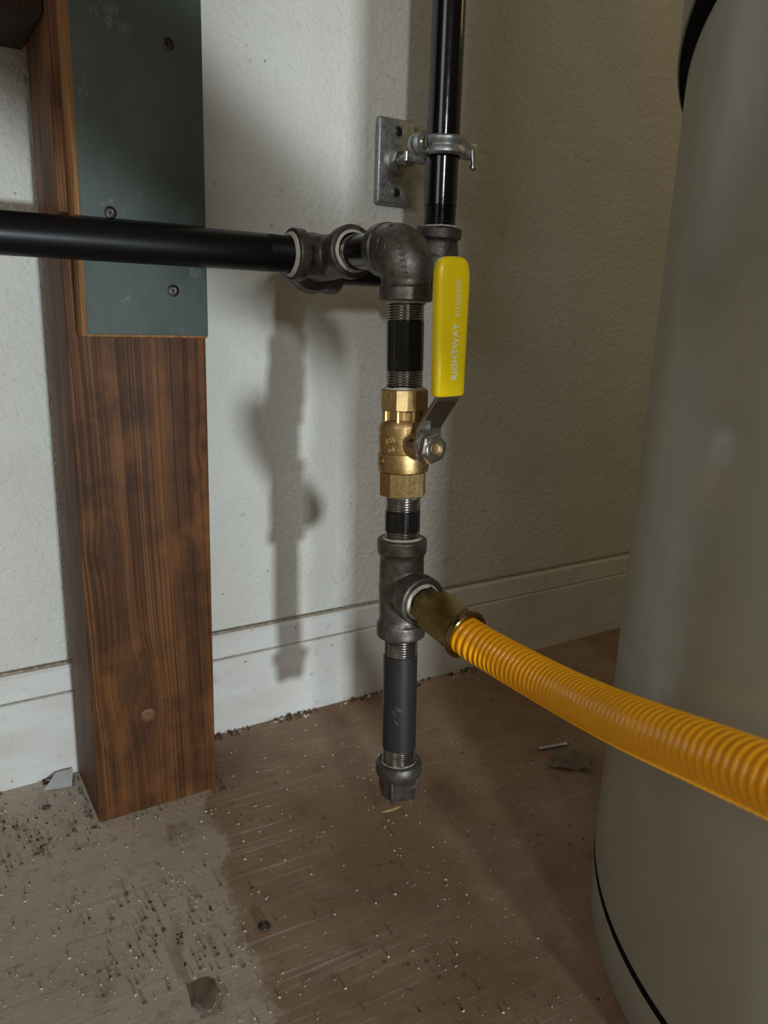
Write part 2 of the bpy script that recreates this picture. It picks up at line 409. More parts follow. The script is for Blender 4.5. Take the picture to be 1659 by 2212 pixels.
def elbow(name, label, A, C, B, ring, neck, body, bore, band=.0095, mat=CAST, rad=.016, remesh=True):
    root = empty(name, C, label=label, cat='elbow')
    fn, L = arcpath(Vector(A) - Vector(C), (0, 0, 0), Vector(B) - Vector(C), rad)
    sr = [(.011, bore * .9), (.011, bore), (0, bore), (0, ring - .0008), (.0008, ring), (band - .001, ring), (band, ring - .0012), (band + .0012, neck + .0004), (band + .003, neck)]
    n = 16; s0 = band + .003; s1 = L - s0
    midp = [(s0 + (s1 - s0) * k / n, neck + (body - neck) * math.sin(PI * k / n) ** 1) for k in range(1, n)]
    allp = sr + midp + [(L - s, r) for s, r in sr[::-1]]
    bm = bmesh.new(); P = [fn(s) for s, r in allp]
    sweep(bm, [p for p, t in P], [r for s, r in allp], 48, True, [t for p, t in P])
    fin('body', bm, mat, root)
    return root
def dope(parent, o, d, r0, r1, mat=DOPE, h=.0012):
    bm = bmesh.new(); lathe(bm, [(r0, -.0006), (r1, -.0004), (r1 - .0004, h * .4), (r0 + .0004, h)], o, d, 48, False)
    for v in bm.verts:
        nz = noise.noise(v.co * 300 + Vector((o[0] * 77, 3, 1))) * .0005; v.co += Vector(d).normalized() * nz
    return fin('pipe_dope', bm, mat, parent)

def LEG(z): return Vector((.2945, .4448 - .0478 * (.4257 - z), z))
LD = Vector((0, .0478, 1)).normalized()          # up the drop leg
RL = .0126                                       # pipe radius on the drop leg

# upper tee: run goes from the camera side back to the wall, branch to the left pipe
TC = Vector((.2945, .5520, .4585))
TR = Vector((0, .996, -.085)).normalized()
tee = empty('pipe_tee', TC, label='dark cast iron tee joining the long black pipe at upper left', cat='tee')
def tee_mesh(run_d, br_d, ring, neck, bore, half, blen, band=.0095, back=None, ring2=None):
    bm = bmesh.new(); back = back or half; ring2 = ring2 or ring
    def end(l, rg): return [(neck, l - band - .0028), (neck + .0006, l - band - .0012), (rg - .001, l - band), (rg, l - band + .001), (rg, l - .0009), (rg - .0009, l), (bore, l), (bore, l - .011)]
    pr = [(r, -s) for r, s in end(half, ring)][::-1] + [(neck + .0006, 0)] + end(back, ring2)
    lathe(bm, pr, d=run_d, seg=48)
    pr = [(neck * .55, 0), (neck * 1.02, .0035), (neck * 1.00, neck * .9), (neck * .985, neck * 1.2)] + [(r, s) for r, s in end(blen, ring)]
    lathe(bm, pr, d=br_d, seg=48)
    return bm
def cast_fit(o, vox=.0007, it=5):
    m = o.modifiers.new('remesh', 'REMESH'); m.mode = 'VOXEL'; m.voxel_size = vox; m.use_smooth_shade = True
    m = o.modifiers.new('smooth', 'SMOOTH'); m.iterations = it; m.factor = .5
    return o
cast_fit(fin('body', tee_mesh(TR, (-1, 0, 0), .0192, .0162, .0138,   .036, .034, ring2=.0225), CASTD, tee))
dope(tee, (-.034, 0, 0), (-1, 0, 0), .0132, .0165, h=.0022)
dope(tee, -TR * .036, -TR, .0128, .0155)

HP = .0134
pipe_thing('gas_pipe', 'long black steel pipe running across the left in front of the post', TC + Vector((-.034 + .010, 0, 0)), TC + Vector((-1.2, 0, 0)), HP, PIPE_SATIN, th0=.030, tmat=PIPE_SATIN)
# front elbow turning down to the valve
EC = LEG(.4610) + Vector((0, 0, 0)); EA = EC + Vector((0, .030, -.0005)); EB = LEG(.4265)
e1 = elbow('pipe_elbow', 'cast iron elbow above the brass valve, turning the pipe downward', EA, EC, EB, .0178, .0166, .0190, .0130, rad=.0195)
# raised foundry letters and triangle on the elbow
from mathutils.bvhtree import BVHTree
eb = e1.children[0]; tree_ = BVHTree.FromPolygons([v.co for v in eb.data.vertices], [p.vertices[:] for p in eb.data.polygons])
VIEW = (F_ * 0 + Vector((.55, .83, .02))).normalized(); RT = Vector((.834, -.552, 0)); UP = Vector((0, 0, 1))
def on_elbow(u, w, lift=.0001):      # u right, w up in metres, dropped onto the casting
    h = tree_.ray_cast(RT * u + UP * w - VIEW * .2, VIEW)
    return h[0] + h[1] * lift if h[0] is not None else None
bm = bmesh.new()
for k in range(9):
    t = k / 8; u = -.0105 + .0105 * t ** .7; w = .0135 - .030 * t
    q = [on_elbow(u + a * .001, w + b_ * .001) for a, b_ in ((-1.8, .6), (-.6, -.5), (.6, .7), (1.8, -.4))]
    if None not in q: sweep(bm, q, [.0003, .00042, .00042, .0003], 6)
fin('raised_mark', bm, CAST, e1)
bm = bmesh.new()
q = [on_elbow(-.0086 + a * .001, -.0300 + b_ * .001) for a, b_ in ((-1.7, -1.3), (1.7, -1.3), (.3, 1.8), (-1.7, -1.3))]
if None not in q: sweep(bm, q, [.0004] * 4, 6)
q = [on_elbow(-.0135 + a * .001, -.0300 + b_ * .001) for a, b_ in ((.6, 1.6), (-.6, 1.6), (-.6, -1.3), (.6, -1.3))]
if None not in q: sweep(bm, q, [.0003] * 4, 6)
fin('raised_mark', bm, CAST, e1)
bm = bmesh.new()
q = [on_elbow(-.0165 + .0028 * math.cos(2 * PI * k / 16), .0010 + .0048 * math.sin(2 * PI * k / 16)) for k in range(17)]
if None not in q: sweep(bm, q, [.0004] * 17, 6)
fin('raised_mark', bm, CAST, e1)
dope(e1, EB - EC, -LD, .0128, .0142)
pipe_thing('pipe_nipple', 'short black nipple joining the upper tee to the cast elbow', TC - TR * .026, EA + Vector((0, -.008, 0)), .0126, NIPPLE_BLK, th0=.016, th1=.012, cat='nipple')

# rear fittings behind the tee, and the riser
RZ = TC.z + (.6030 - TC.y) / TR.y * TR.z
RC = Vector((.2945, .6080, RZ)); VX, VY = .434, .6020
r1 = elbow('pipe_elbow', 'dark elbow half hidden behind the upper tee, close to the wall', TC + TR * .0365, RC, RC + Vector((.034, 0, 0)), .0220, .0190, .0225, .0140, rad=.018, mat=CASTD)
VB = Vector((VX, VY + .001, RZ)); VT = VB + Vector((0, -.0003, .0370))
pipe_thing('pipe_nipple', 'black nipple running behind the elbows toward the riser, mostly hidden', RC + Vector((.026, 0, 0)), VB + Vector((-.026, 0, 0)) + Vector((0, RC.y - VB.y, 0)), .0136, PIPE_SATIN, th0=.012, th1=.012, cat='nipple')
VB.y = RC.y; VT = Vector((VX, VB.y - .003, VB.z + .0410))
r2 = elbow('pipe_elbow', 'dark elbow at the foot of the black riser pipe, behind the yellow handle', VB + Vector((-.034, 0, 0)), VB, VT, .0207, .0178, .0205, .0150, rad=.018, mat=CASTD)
VD = (Vector((VX, .6076, .69)) - VT).normalized()
dope(r2, VT - VB, VD, .0146, .0170)
riser = pipe_thing('gas_riser_pipe', 'glossy black vertical pipe held by the wall clamp', VT - VD * .010, VT + VD * .75, .0147, PIPE_GLOSS, th0=.028, tmat=PIPE_GLOSS)

# ------------------------------------------------------------------ drop leg below the elbow
pipe_thing('pipe_nipple', 'black threaded nipple above the brass ball valve', LEG(.3690 - .009), LEG(.4265 + .009), RL, NIPPLE_BLK, th0=.0215, th1=.0215, cat='nipple')
pipe_thing('pipe_nipple', 'short black threaded nipple below the brass ball valve', LEG(.2640 - .009), LEG(.2950 + .009), RL, NIPPLE_BLK, th0=.0150, th1=.0195, cat='nipple')
pipe_thing('drip_leg_pipe', 'dull black pipe stub hanging below the lower tee', LEG(.0905 - .006), LEG(.1900 + .009), RL, PIPE_MATTE, th0=.0175, th1=.0225, cat='pipe')
# scratched diamond stamp on the stub
stub = bpy.data.objects['drip_leg_pipe']
bm = bmesh.new(); zc = .0500
def onc(u, w, r=RL + .00005):      # u,w in mm on the front of the stub, local frame of the pipe
    a = math.radians(-130) + u * .001 / RL
    return Vector((math.cos(a) * r, math.sin(a) * r, zc + w * .001))
for pl in ([(-4.5, 2.0), (-1.5, -3.2), (5, 1.0)], [(-1.2, 5.2), (3.4, 2.0)], [(-1.6, 3.4), (2.5, 1.2)], [(-2.6, 2.5), (-2.3, .6), (-.9, -.9)], [(-2, -6.0), (.4, -9)]):
    q = []
    for (u0, w0), (u1, w1) in zip(pl, pl[1:]):
        q += [onc(u0 + (u1 - u0) * k / 4, w0 + (w1 - w0) * k / 4) for k in range(4)]
    q.append(onc(*pl[-1])); sweep(bm, q, [.00009] * len(q), 6)
fin('stamped_mark', bm, PIPE_SCR, stub)

# lower tee
T2 = LEG(.2275); t2h = .0367
BD = Vector((-.02, -.994, -.06)).normalized()
tee2 = empty('pipe_tee', T2, label='cast iron tee feeding the yellow flexible hose', cat='tee')
cast_fit(fin('body', tee_mesh(LD, BD, .0178, .0158, .0130, t2h, .0290, band=.0110), CAST, tee2), .00065)
dope(tee2, LD * t2h, LD, .0126, .0142); dope(tee2, BD * .0290, BD, .0108, .0136, h=.0012)
# cap
cap = empty('pipe_end_fitting', LEG(.0620), (math.atan(-.0478), 0, 0), 'cast iron end cap closing the bottom of the drip leg', 'fitting')
bm = bmesh.new()
lathe(bm, [(.0126, .0190), (.0128, .0282), (.0150, .0290), (.0168, .0278), (.0176, .0255), (.0176, .0205), (.0168, .0180), (.0150, .0160), (.0140, .0135), (.0139, .0040), (.0132, .0012), (.0105, 0), (.002, -.0004)], seg=48)
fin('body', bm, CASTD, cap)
for k in range(4):
    a = math.radians(-143 + 90 * k); bm = bmesh.new()
    sweep(bm, [(math.cos(a) * .0142, math.sin(a) * .0142, .0165), (math.cos(a) * .0141, math.sin(a) * .0141, .004), (math.cos(a) * .0130, math.sin(a) * .0130, -.0006), (math.cos(a) * .0100, math.sin(a) * .0100, -.0014)], [.0014, .0017, .0017, .0010], 10)
    fin('rib', bm, CASTD, cap)
bm = bmesh.new()
for k in range(5):
    a = math.radians(-76 + 5.5 * k); p = Vector((math.cos(a) * .01395, math.sin(a) * .01395, .0102))
    sweep(bm, [p + Vector((0, 0, -.0011)), p + Vector((0, 0, .0011))], [.0003, .0003], 6)
fin('raised_mark', bm, ZSCREW, cap)
dope(cap, (0, 0, .0286), (0, 0, 1), .0126, .0136, h=.0005)

# ------------------------------------------------------------------ brass ball valve
VC = LEG(.3320)
valve = empty('ball_valve', VC, (math.atan(-.0478), 0, 0), 'brass ball valve with a yellow lever handle', 'valve')
Z = lambda z: (z - .3320)
bm = bmesh.new()
ngon_ring(bm, 8, .0156, Z(.3545), Z(.3690), (0, 0, 0), (0, 0, 1), math.radians(-141.0), .0006)
# bore rim
fin('upper_collar', bm, BRASS_D, valve, angle=20)
bm = bmesh.new()
lathe(bm, [(.0128, Z(.3545)), (.0128, Z(.3485)), (.0150, Z(.3478)), (.0170, Z(.3445)), (.0172, Z(.3435)), (.0172, Z(.3264)), (.0170, Z(.3258)), (.0178, Z(.3252)), (.0179, Z(.3235)), (.0179, Z(.3160)), (.0174, Z(.3128)), (.0150, Z(.3122))], seg=56)
fin('body', bm, BRASS, valve, angle=30)
for k in range(8):
    a = math.radians(-141.0 + 45 * k); bm = bmesh.new()
    sweep(bm, [(math.cos(a) * .0140, math.sin(a) * .0140, Z(.3552)), (math.cos(a) * .0140, math.sin(a) * .0140, Z(.3470))], [.0017, .0019], 8)
    fin('rib', bm, BRASS, valve)
bm = bmesh.new(); ngon_ring(bm, 8, .0152, Z(.2950), Z(.3124), (0, 0, 0), (0, 0, 1), math.radians(-155.5), .0008)
fin('lower_collar', bm, BRASS_D, valve, angle=20)
dope(valve, (0, 0, Z(.3690)), (0, 0, 1), .0126, .0150, h=.0013)
dope(valve, (0, 0, Z(.2950)), (0, 0, -1), .0120, .0138, h=.0008)
# raised marks cast into the body: circles and short strokes
def ring_mark(bm, adeg, zz, R, rr, t=.00035):
    a0 = math.radians(adeg); pts = []
    for k in range(17):
        ph = 2 * PI * k / 16; a = a0 + rr * math.cos(ph) / R; pts.append((math.cos(a) * R, math.sin(a) * R, zz + rr * math.sin(ph)))
    sweep(bm, pts, [t] * 17, 6)
bm = bmesh.new()
ring_mark(bm, -156, Z(.3352), .0173, .0030); ring_mark(bm, -152, Z(.3290), .0173, .0019); ring_mark(bm, -180, Z(.3205), .0180, .0026)
ring_mark(bm, -155, Z(.3345), .0173, .0010); ring_mark(bm, -158, Z(.3362), .0173, .0008); ring_mark(bm, -152, Z(.3288), .0173, .0007); ring_mark(bm, -182, Z(.3203), .0180, .0011)
for zz, aa in ((.3402, -170), (.3398, -180), (.3380, -186), (.3362, -190), (.3342, -190), (.3322, -188), (.3310, -174), (.3298, -174), (.3300, -184)):
    a = math.radians(aa); sweep(bm, [(math.cos(a) * .0173, math.sin(a) * .0173, Z(zz) - .0006), (math.cos(a + .05) * .0173, math.sin(a + .05) * .0173, Z(zz) + .0006)], [.0004, .0004], 6)
fin('raised_mark', bm, BRASS, valve)
def text_mesh(txt, size, extrude, name, mat, parent, M, offset=0.0, align='CENTER', sx=1.0, spacing=1.0):
    cu = bpy.data.curves.new('t', 'FONT'); cu.body = txt; cu.size = size; cu.extrude = extrude; cu.offset = offset
    cu.align_x = align; cu.align_y = 'CENTER'; cu.resolution_u = 4; cu.space_character = spacing
    o = bpy.data.objects.new('t', cu); COL.objects.link(o)
    dg = bpy.context.evaluated_depsgraph_get(); me = bpy.data.meshes.new_from_object(o.evaluated_get(dg))
    bpy.data.objects.remove(o); bpy.data.curves.remove(cu)
    me.transform(M @ Matrix.Diagonal((sx, 1, 1, 1))); me.materials.clear(); me.materials.append(mat); me.name = name
    r = bpy.data.objects.new(name, me); COL.objects.link(r); r.parent = parent; return r
def facet_mat(adeg, R, z):
    a = math.radians(adeg); n = Vector((math.cos(a), math.sin(a), 0)); up = Vector((0, 0, 1)); right = up.cross(n)
    # text reads upward: text-x -> up, text-y -> -right
    return Matrix.Translation(n * R + Vector((0, 0, z))) @ Matrix((up, -right, n)).transposed().to_4x4()
text_mesh('6228', .0048, .0003, 'raised_mark', BRASS, valve, facet_mat(-163.5, .0157, Z(.3622)), .0001)
# stem boss, stem, lever, nut
sd = Vector((.03, -1, 0)).normalized()
bm = bmesh.new(); lathe(bm, [(.0105, .012), (.0100, .0205), (.0092, .0225), (.0080, .0235), (.0080, .0260)], d=sd, seg=36); fin('stem_boss', bm, BRASS, valve)
bm = bmesh.new(); lathe(bm, [(.0040, .026), (.0040, .0362), (.0034, .0368), (.0028, .0366)], d=sd, seg=24); fin('stem', bm, BRASS, valve)
lever = empty('lever', (0, 0, 0)); lever.parent = valve
def strip(bm, path, halfw, th):
    """flat strip: path of (s, z, xoff), widths; s = distance along the stem"""
    secs = []
    for (s, zz, xo), hw in zip(path, halfw): secs.append((Vector((xo, -s, zz)), hw))
    rings = []
    for i, (p, hw) in enumerate(secs):
        t = (secs[min(i + 1, len(secs) - 1)][0] - secs[max(i - 1, 0)][0]).normalized()
        nrm = Vector((1, 0, 0)).cross(t).normalized()
        rings.append([bm.verts.new(p + Vector((sx * hw, 0, 0)) + nrm * (sy * th / 2)) for sx, sy in ((-1, -1), (1, -1), (1, 1), (-1, 1))])
    for A_, B_ in zip(rings, rings[1:]):
        for k in range(4): bm.faces.new((A_[k], A_[(k + 1) % 4], B_[(k + 1) % 4], B_[k]))
    bm.faces.new(rings[0][::-1]); bm.faces.new(rings[-1])
bm = bmesh.new()
strip(bm, [(.0275, -.0095, .001), (.0275, -.0060, .001), (.0275, .0045, .001), (.0275, .0110, .001), (.0288, .0140, .001), (.0495, .0330, -.001), (.0520, .0370, -.001), (.0522, .0460, -.001)], [.0070, .0098, .0105, .0098, .0092, .0088, .0086, .0086], .0028)
bmesh.ops.bevel(bm, geom=[e for e in bm.edges], offset=.0004, segments=1, affect='EDGES')
fin('lever_plate', bm, CHROME, lever, angle=30)
bm = bmesh.new()   # stop lug bent back at the left side of the plate
prism(bm, [(-.0092, .0060), (-.0092, -.0010), (-.0080, -.0040), (-.0100, .0), (-.0106, .0040)], -.0275, -.0180); fin('stop_lug', bm, CHROME, lever, smooth=False)
bm = bmesh.new(); ngon_ring(bm, 6, .0090, .0290, .0360, (0, 0, 0), sd, .3, .0010)
lathe(bm, [(.0100, .0286), (.0100, .0297)], d=sd, seg=28)
fin('nut', bm, CHROME, valve, angle=25)
bm = bmesh.new(); lathe(bm, [(.0080, .0358), (.0078, .0374), (.0062, .0380), (.0050, .0378), (.0043, .0360)], d=sd, seg=28, cap=False); fin('nut_rim', bm, CHROME, valve)
# grip: rounded sleeve, slightly wider toward the top
grip_o = Vector((-.0032, -.0535, .0355)); GL = .0830
bm = bmesh.new()
secs = [(0, .82, .80), (.0006, .93, .92), (.0016, .97, .97), (.02, .985, .98), (.05, 1.03, 1.0), (.068, 1.06, 1.0), (.0745, 1.03, .98), (.079, .93, .88), (.0815, .78, .70), (.0827, .52, .42), (.0830, .2, .16)]
NS = 40; rings = []
for s, kw, kt in secs:
    rg = []
    for k in range(NS):
        a = 2 * PI * k / NS; cx, sy = math.cos(a), math.sin(a); e = .45
        rg.append(bm.verts.new((math.copysign(abs(cx) ** e, cx) * .0113 * kw, math.copysign(abs(sy) ** e, sy) * .0046 * kt, s)))
    rings.append(rg)
for A_, B_ in zip(rings, rings[1:]):
    for k in range(NS): bm.faces.new((A_[k], A_[(k + 1) % NS], B_[(k + 1) % NS], B_[k]))
bm.faces.new(rings[0][::-1]); bm.faces.new(rings[-1])
grip = fin('grip', bm, YELLOW, lever, grip_o, (math.radians(3.0), math.radians(-1.6), 0), angle=50)
GY = -.00478
def gm(x, z): return Matrix.Translation(grip_o) @ Matrix.Rotation(math.radians(-1.6), 4, 'Y') @ Matrix.Rotation(math.radians(3.0), 4, 'X') @ Matrix.Translation((x, GY, z)) @ Matrix((Vector((0, 0, 1)), Vector((-1, 0, 0)), Vector((0, -1, 0)))).transposed().to_4x4()
tag(text_mesh('RIGHTWAY', .0064, .00012, 'lettering', INK, lever, gm(.0014, .0272), .00010, sx=.98, spacing=1.05), label='white printed lettering on the yellow grip')
tag(text_mesh('918.020.0002', .0046, .00012, 'lettering', INK, lever, gm(.0022, .0590), .00002, sx=.84, spacing=1.05), label='small white printed number on the yellow grip')

# ------------------------------------------------------------------ flexible hose
HO = T2 + BD * .0290
FD = Vector((.085, -.98, -.18)).normalized()
hose = empty('flexible_gas_hose', HO, label='yellow corrugated flexible gas hose curving toward the lower right', cat='hose')
bm = bmesh.new(); ngon_ring(bm, 6, .0118, .0010, .0125, (0, 0, 0), FD, .35, .0010); lathe(bm, [(.0105, -.006), (.0105, .002)], d=FD, seg=32); fin('adapter', bm, CHROMATE, hose, angle=20)
bm = bmesh.new()
ngon_ring(bm, 6, .0148, .0118, .0405, (0, 0, 0), FD, .35, .0026)
fin('flare_nut', bm, CHROMATE, hose, angle=20)
bm = bmesh.new(); lathe(bm, [(.0138, .0395), (.0158, .0407), (.0167, .0430), (.0167, .0455), (.0159, .0463), (.0141, .0460), (.0137, .0415)], d=FD, seg=44, cap=False); fin('nut_flange', bm, CHROMATE, hose)
H0 = HO + FD * .0390
ctrl = [H0, H0 + FD * .012] + [Vector(p) for p in ((.3026, .3300, .2136), (.2990, .2825, .2172), (.2845, .2356, .2292), (.2690, .1951, .2428), (.2525, .1400, .2600), (.2420, .0950, .2715), (.2350, .0400, .2835))]
def catmull(P, n=40):
    out = []
    Q = [P[0] * 2 - P[1]] + P + [P[-1] * 2 - P[-2]]
    for i in range(1, len(Q) - 2):
        for k in range(n):
            t = k / n; a, b_, c, d = Q[i - 1], Q[i], Q[i + 1], Q[i + 2]
            out.append(.5 * ((2 * b_) + (c - a) * t + (2 * a - 5 * b_ + 4 * c - d) * t * t + (3 * b_ - a - 3 * c + d) * t ** 3))
    out.append(P[-1]); return out
raw = catmull(ctrl)
for _ in range(60): raw = [raw[0]] + [(raw[i - 1] + raw[i] * 2 + raw[i + 1]) / 4 for i in range(1, len(raw) - 1)] + [raw[-1]]
cum = [0.0]
for p, q in zip(raw, raw[1:]): cum.append(cum[-1] + (q - p).length)
def at(s):
    import bisect
    i = min(max(bisect.bisect(cum, s) - 1, 0), len(raw) - 2); f = (s - cum[i]) / max(1e-9, cum[i + 1] - cum[i]); return raw[i].lerp(raw[i + 1], f)
pts, rad = [], []; PIT = .0045; HR = .0133; n = int(cum[-1] / PIT)
for i in range(n):
    for u, r in ((0, -.0024), (.09, -.0016), (.24, -.0005), (.5, 0), (.76, -.0005), (.91, -.0016)):
        pts.append(at((i + u) * PIT) - HO); rad.append(HR + r)
bm = bmesh.new(); sweep(bm, pts, rad, 44); fin('corrugated_tube', bm, HOSE, hose, angle=80)

# ------------------------------------------------------------------ wall clamp
PY = .6760; PC = Vector((.4305, WY, .5588))
zr_ = .001
clamp = empty('pipe_clamp', PC, label='galvanised split-ring pipe clamp with its plate screwed to the wall', cat='clamp')
bm = bmesh.new(); box(bm, (-.0205, -.0075, -.0385), (.0205, -.0003, .0385), .0022, 3)
lathe(bm, [(.0150, .0060), (.0138, .0080), (.0112, .0096), (.0100, .0106)], (0, 0, zr_), (0, -1, 0), 32)
plate = fin('wall_plate', bm, ZINC, clamp)
for dz in (.0272, -.0272):
    bm = bmesh.new(); lathe(bm, [(.0062, .0070), (.0064, .0078), (.0052, .0080), (.0046, .0074), (.0040, .0066)], (.0015, 0, dz), (0, -1, 0), 24); fin('screw_hole_rim', bm, ZINC, clamp)
    phillips(clamp, (.0015, -.0074, dz), (0, -1, 0), .0043, SCREWM)
zr = .0030
bm = bmesh.new(); lathe(bm, thread_prof(.0100, .0520, .0048, .0016, .0004), (.002, 0, zr - .002), (0, -1, .02), 20); fin('threaded_rod', bm, ZSCREW, clamp, angle=25)
bm = bmesh.new(); ngon_ring(bm, 6, .0082, .0104, .0164, (.002, 0, zr - .002), (0, -1, .02), .2, .0008); fin('hex_nut', bm, CHROME, clamp, angle=25)
bm = bmesh.new(); ngon_ring(bm, 6, .0072, .0275, .0330, (.002, 0, zr - .002), (0, -1, .02), .5, .0008); fin('hex_nut', bm, CHROME, clamp, angle=25)
RCc = Vector((VX, .6052, .5620)) - PC
bm = bmesh.new(); lathe(bm, [(.0080, 0), (.0086, .004), (.0082, .010), (.0100, .018)], RCc + Vector((0, .036, -.002)), (0, -1, .03), 24); fin('ring_boss', bm, ZINC, clamp)
def half_ring(front):
    bm = bmesh.new(); r0 = .0150
    sec = [(r0, -.0078), (r0 + .0040, -.0078), (r0 + .0060, -.0060), (r0 + .0062, -.0030), (r0 + .0046, -.0008), (r0 + .0046, .0008), (r0 + .0062, .0030), (r0 + .0060, .0060), (r0 + .0040, .0078), (r0, .0078)]
    N = 28; rings = []
    for k in range(N + 1):
        a = (PI + PI * k / N) if front else (PI * k / N)
        rings.append([bm.verts.new(RCc + Vector((math.cos(a) * r, math.sin(a) * r + (-.0006 if front else .0006), zz))) for r, zz in sec])
    m = len(sec)
    for A_, B_ in zip(rings, rings[1:]):
        for k in range(m): bm.faces.new((A_[k], A_[(k + 1) % m], B_[(k + 1) % m], B_[k]))
    bm.faces.new(rings[0]); bm.faces.new(rings[-1][::-1])
    # ears
    y0, y1 = (-.0062, -.0008) if front else (.0008, .0062)
    box(bm, RCc + Vector((.0185, y0, -.0062)), RCc + Vector((.0330, y1, .0066)), .0014, 2)
    lathe(bm, [(.0090, 0), (.0095, .001), (.0095, .0044), (.0080, .0058)] if front else [(.0090, 0), (.0095, .001), (.0095, .0054), (.0088, .0064)], RCc + Vector((-.0245, -.0008 if front else .0008, 0)), (0, -1 if front else 1, 0), 28)
    return fin('clamp_half', bm, ZINC, clamp, angle=40)
half_ring(True); half_ring(False)
bm = bmesh.new(); E0 = RCc + Vector((-.0245, -.0066, 0))
lathe(bm, [(.0052, -.0006), (.0052, .0008), (.0042, .0020), (.0016, .0024)], E0, (0, -1, 0), 24); box(bm, E0 + Vector((-.0006, -.0032, -.0048)), E0 + Vector((.0006, -.0018, .0048))); fin('ear_screw', bm, CHROME, clamp)
bm = bmesh.new(); E1 = RCc + Vector((.0272, -.0080, -.0040))
lathe(bm, [(.0030, -.0040), (.0030, .0060), (.0022, .0064), (.0022, .0088), (.0032, .0094), (.0032, .0118), (.0016, .0130)], E1, (0, -.15, -1), 20); fin('ear_screw', bm, CHROME, clamp)

# ------------------------------------------------------------------ water heater tank
TX, TY, TRAD = .5957, .1234, .279
tank = empty('water_heater', (TX, TY, 0), label='large grey cylindrical water heater tank standing at the right', cat='water heater')
bm = bmesh.new(); lathe(bm, [(TRAD - .010, .0400), (TRAD - .001, .0402), (TRAD, .0412), (TRAD, .5560), (TRAD - .0015, .5580), (TRAD - .006, .5585)], seg=160); fin('jacket', bm, TANK, tank)
bm = bmesh.new(); lathe(bm, [(TRAD - .004, .0006), (TRAD - .001, .0010), (TRAD - .0005, .002), (TRAD - .0005, .0350), (TRAD - .0010, .0355), (TRAD - .0014, .0350), (TRAD - .0018, .0300), (.05, .0300)], seg=160); fin('base_pan', bm, TANKB, tank)
bm = bmesh.new(); lathe(bm, [(TRAD - .004, .0346), (TRAD + .0002, .0356), (TRAD + .0002, .0400), (TRAD - .0060, .0402)], seg=120); fin('lower_seam_shade', bm, GAP_SHADE, tank)  # solid black band painted in for the shade of the open base gap
bm = bmesh.new(); lathe(bm, [(TRAD - .0030, .5590), (TRAD - .0030, .5630), (TRAD + .0050, .5695), (TRAD - .004, .5698)], seg=160); fin('lid_underside_shade', bm, GAP_SHADE, tank)  # black cone, shade of the lid's underside put into the colour
bm = bmesh.new(); lathe(bm, [(TRAD - .004, .5700), (TRAD + .0060, .5705), (TRAD + .0065, .5720), (TRAD + .0065, 1.20), (TRAD - .03, 1.22), (.02, 1.23)], seg=160); fin('upper_jacket', bm, TANK, tank)

# the overhanging lid of the heater is sheared to steepen its black underside wedge
for ch in tank.children:
    if ch.name in ('jacket', 'lid_underside_shade', 'upper_jacket'):
        for v in ch.data.vertices:
            if v.co.z > .5:
                k = (v.co.x - (-.1763)) * -.776 + (v.co.y - .2170) * -.631
                v.co.z += .28 * k
# ------------------------------------------------------------------ small things on the floor
# loose screw
p0, p1 = Vector((.5045, .4930, .0016)), Vector((.5375, .4845, .0028))
sc = empty('loose_screw', p0, label='silver screw lying on the floor beside the water heater', cat='screw')
d = (p1 - p0).normalized(); L = (p1 - p0).length; bm = bmesh.new()
lathe(bm, [(.0003, 0), (.0010, .004)] + thread_prof(.004, L - .004, .0019, .0017, .0006), d=d, seg=14); fin('shank', bm, ZSCREW, sc, angle=25)
bm = bmesh.new(); lathe(bm, [(.0013, L - .0042), (.0032, L - .0010), (.0034, L - .0003), (.0030, L)], d=d, seg=18); fin('head', bm, ZSCREW, sc)
def sheet(name, pts, mat, label, cat, th=.0006, sub=6, wob=.0012, base=.0006, seed=1):
    """a little curled sheet: pts = 4 floor corners"""
    a, b_, c, d_ = [Vector((x, y, z)) for x, y, z in pts]; bm = bmesh.new(); g = []
    o = (a + b_ + c + d_) / 4; o.z = 0
    for i in range(sub + 1):
        row = []
        for j in range(sub + 1):
            u, v = i / sub, j / sub
            p = (a * (1 - u) + b_ * u) * (1 - v) + (d_ * (1 - u) + c * u) * v
            p = p + Vector((noise.noise(p * 90 + Vector((seed, 0, 0))) * wob, noise.noise(p * 90 + Vector((0, seed, 0))) * wob, base + abs(noise.noise(p * 60 + Vector((0, 0, seed)))) * wob))
            row.append(bm.verts.new(p - o))
        g.append(row)
    for i in range(sub):
        for j in range(sub): bm.faces.new((g[i][j], g[i + 1][j], g[i + 1][j + 1], g[i][j + 1]))
    r = bmesh.ops.solidify(bm, geom=bm.faces[:], thickness=th)
    ob = fin(name, bm, mat, None, o, angle=50); tag(ob, label, cat); return ob
sheet('paper_scrap', ((.0735, .6560, .0), (.0955, .6500, .0), (.1000, .6690, .006), (.0850, .6690, .006)), PAPER, 'white paper scrap on the floor between the baseboard and the post', 'paper', seed=2)
sheet('film_scrap', ((.4930, .4640, 0), (.5230, .4380, 0), (.5400, .4560, .004), (.5200, .4760, .002)), CAULK, 'crumpled translucent scrap on the floor near the loose screw', 'scrap', wob=.006, seed=5)
sheet('bark_flake', ((.1130, .3690, 0), (.1240, .3680, 0), (.1270, .3900, .003), (.1160, .3920, .004)), CAULK, 'ragged brown flake on the floor at the bottom edge, below the post', 'flake', wob=.009, seed=9)
sheet('plaster_flake', ((.1490, .5310, 0), (.1560, .5290, 0), (.1590, .5410, .001), (.1540, .5430, .001)), CHIPW, 'small pale flake on the floor just in front of the post', 'flake', wob=.002, seed=4)
bm = bmesh.new(); q = []
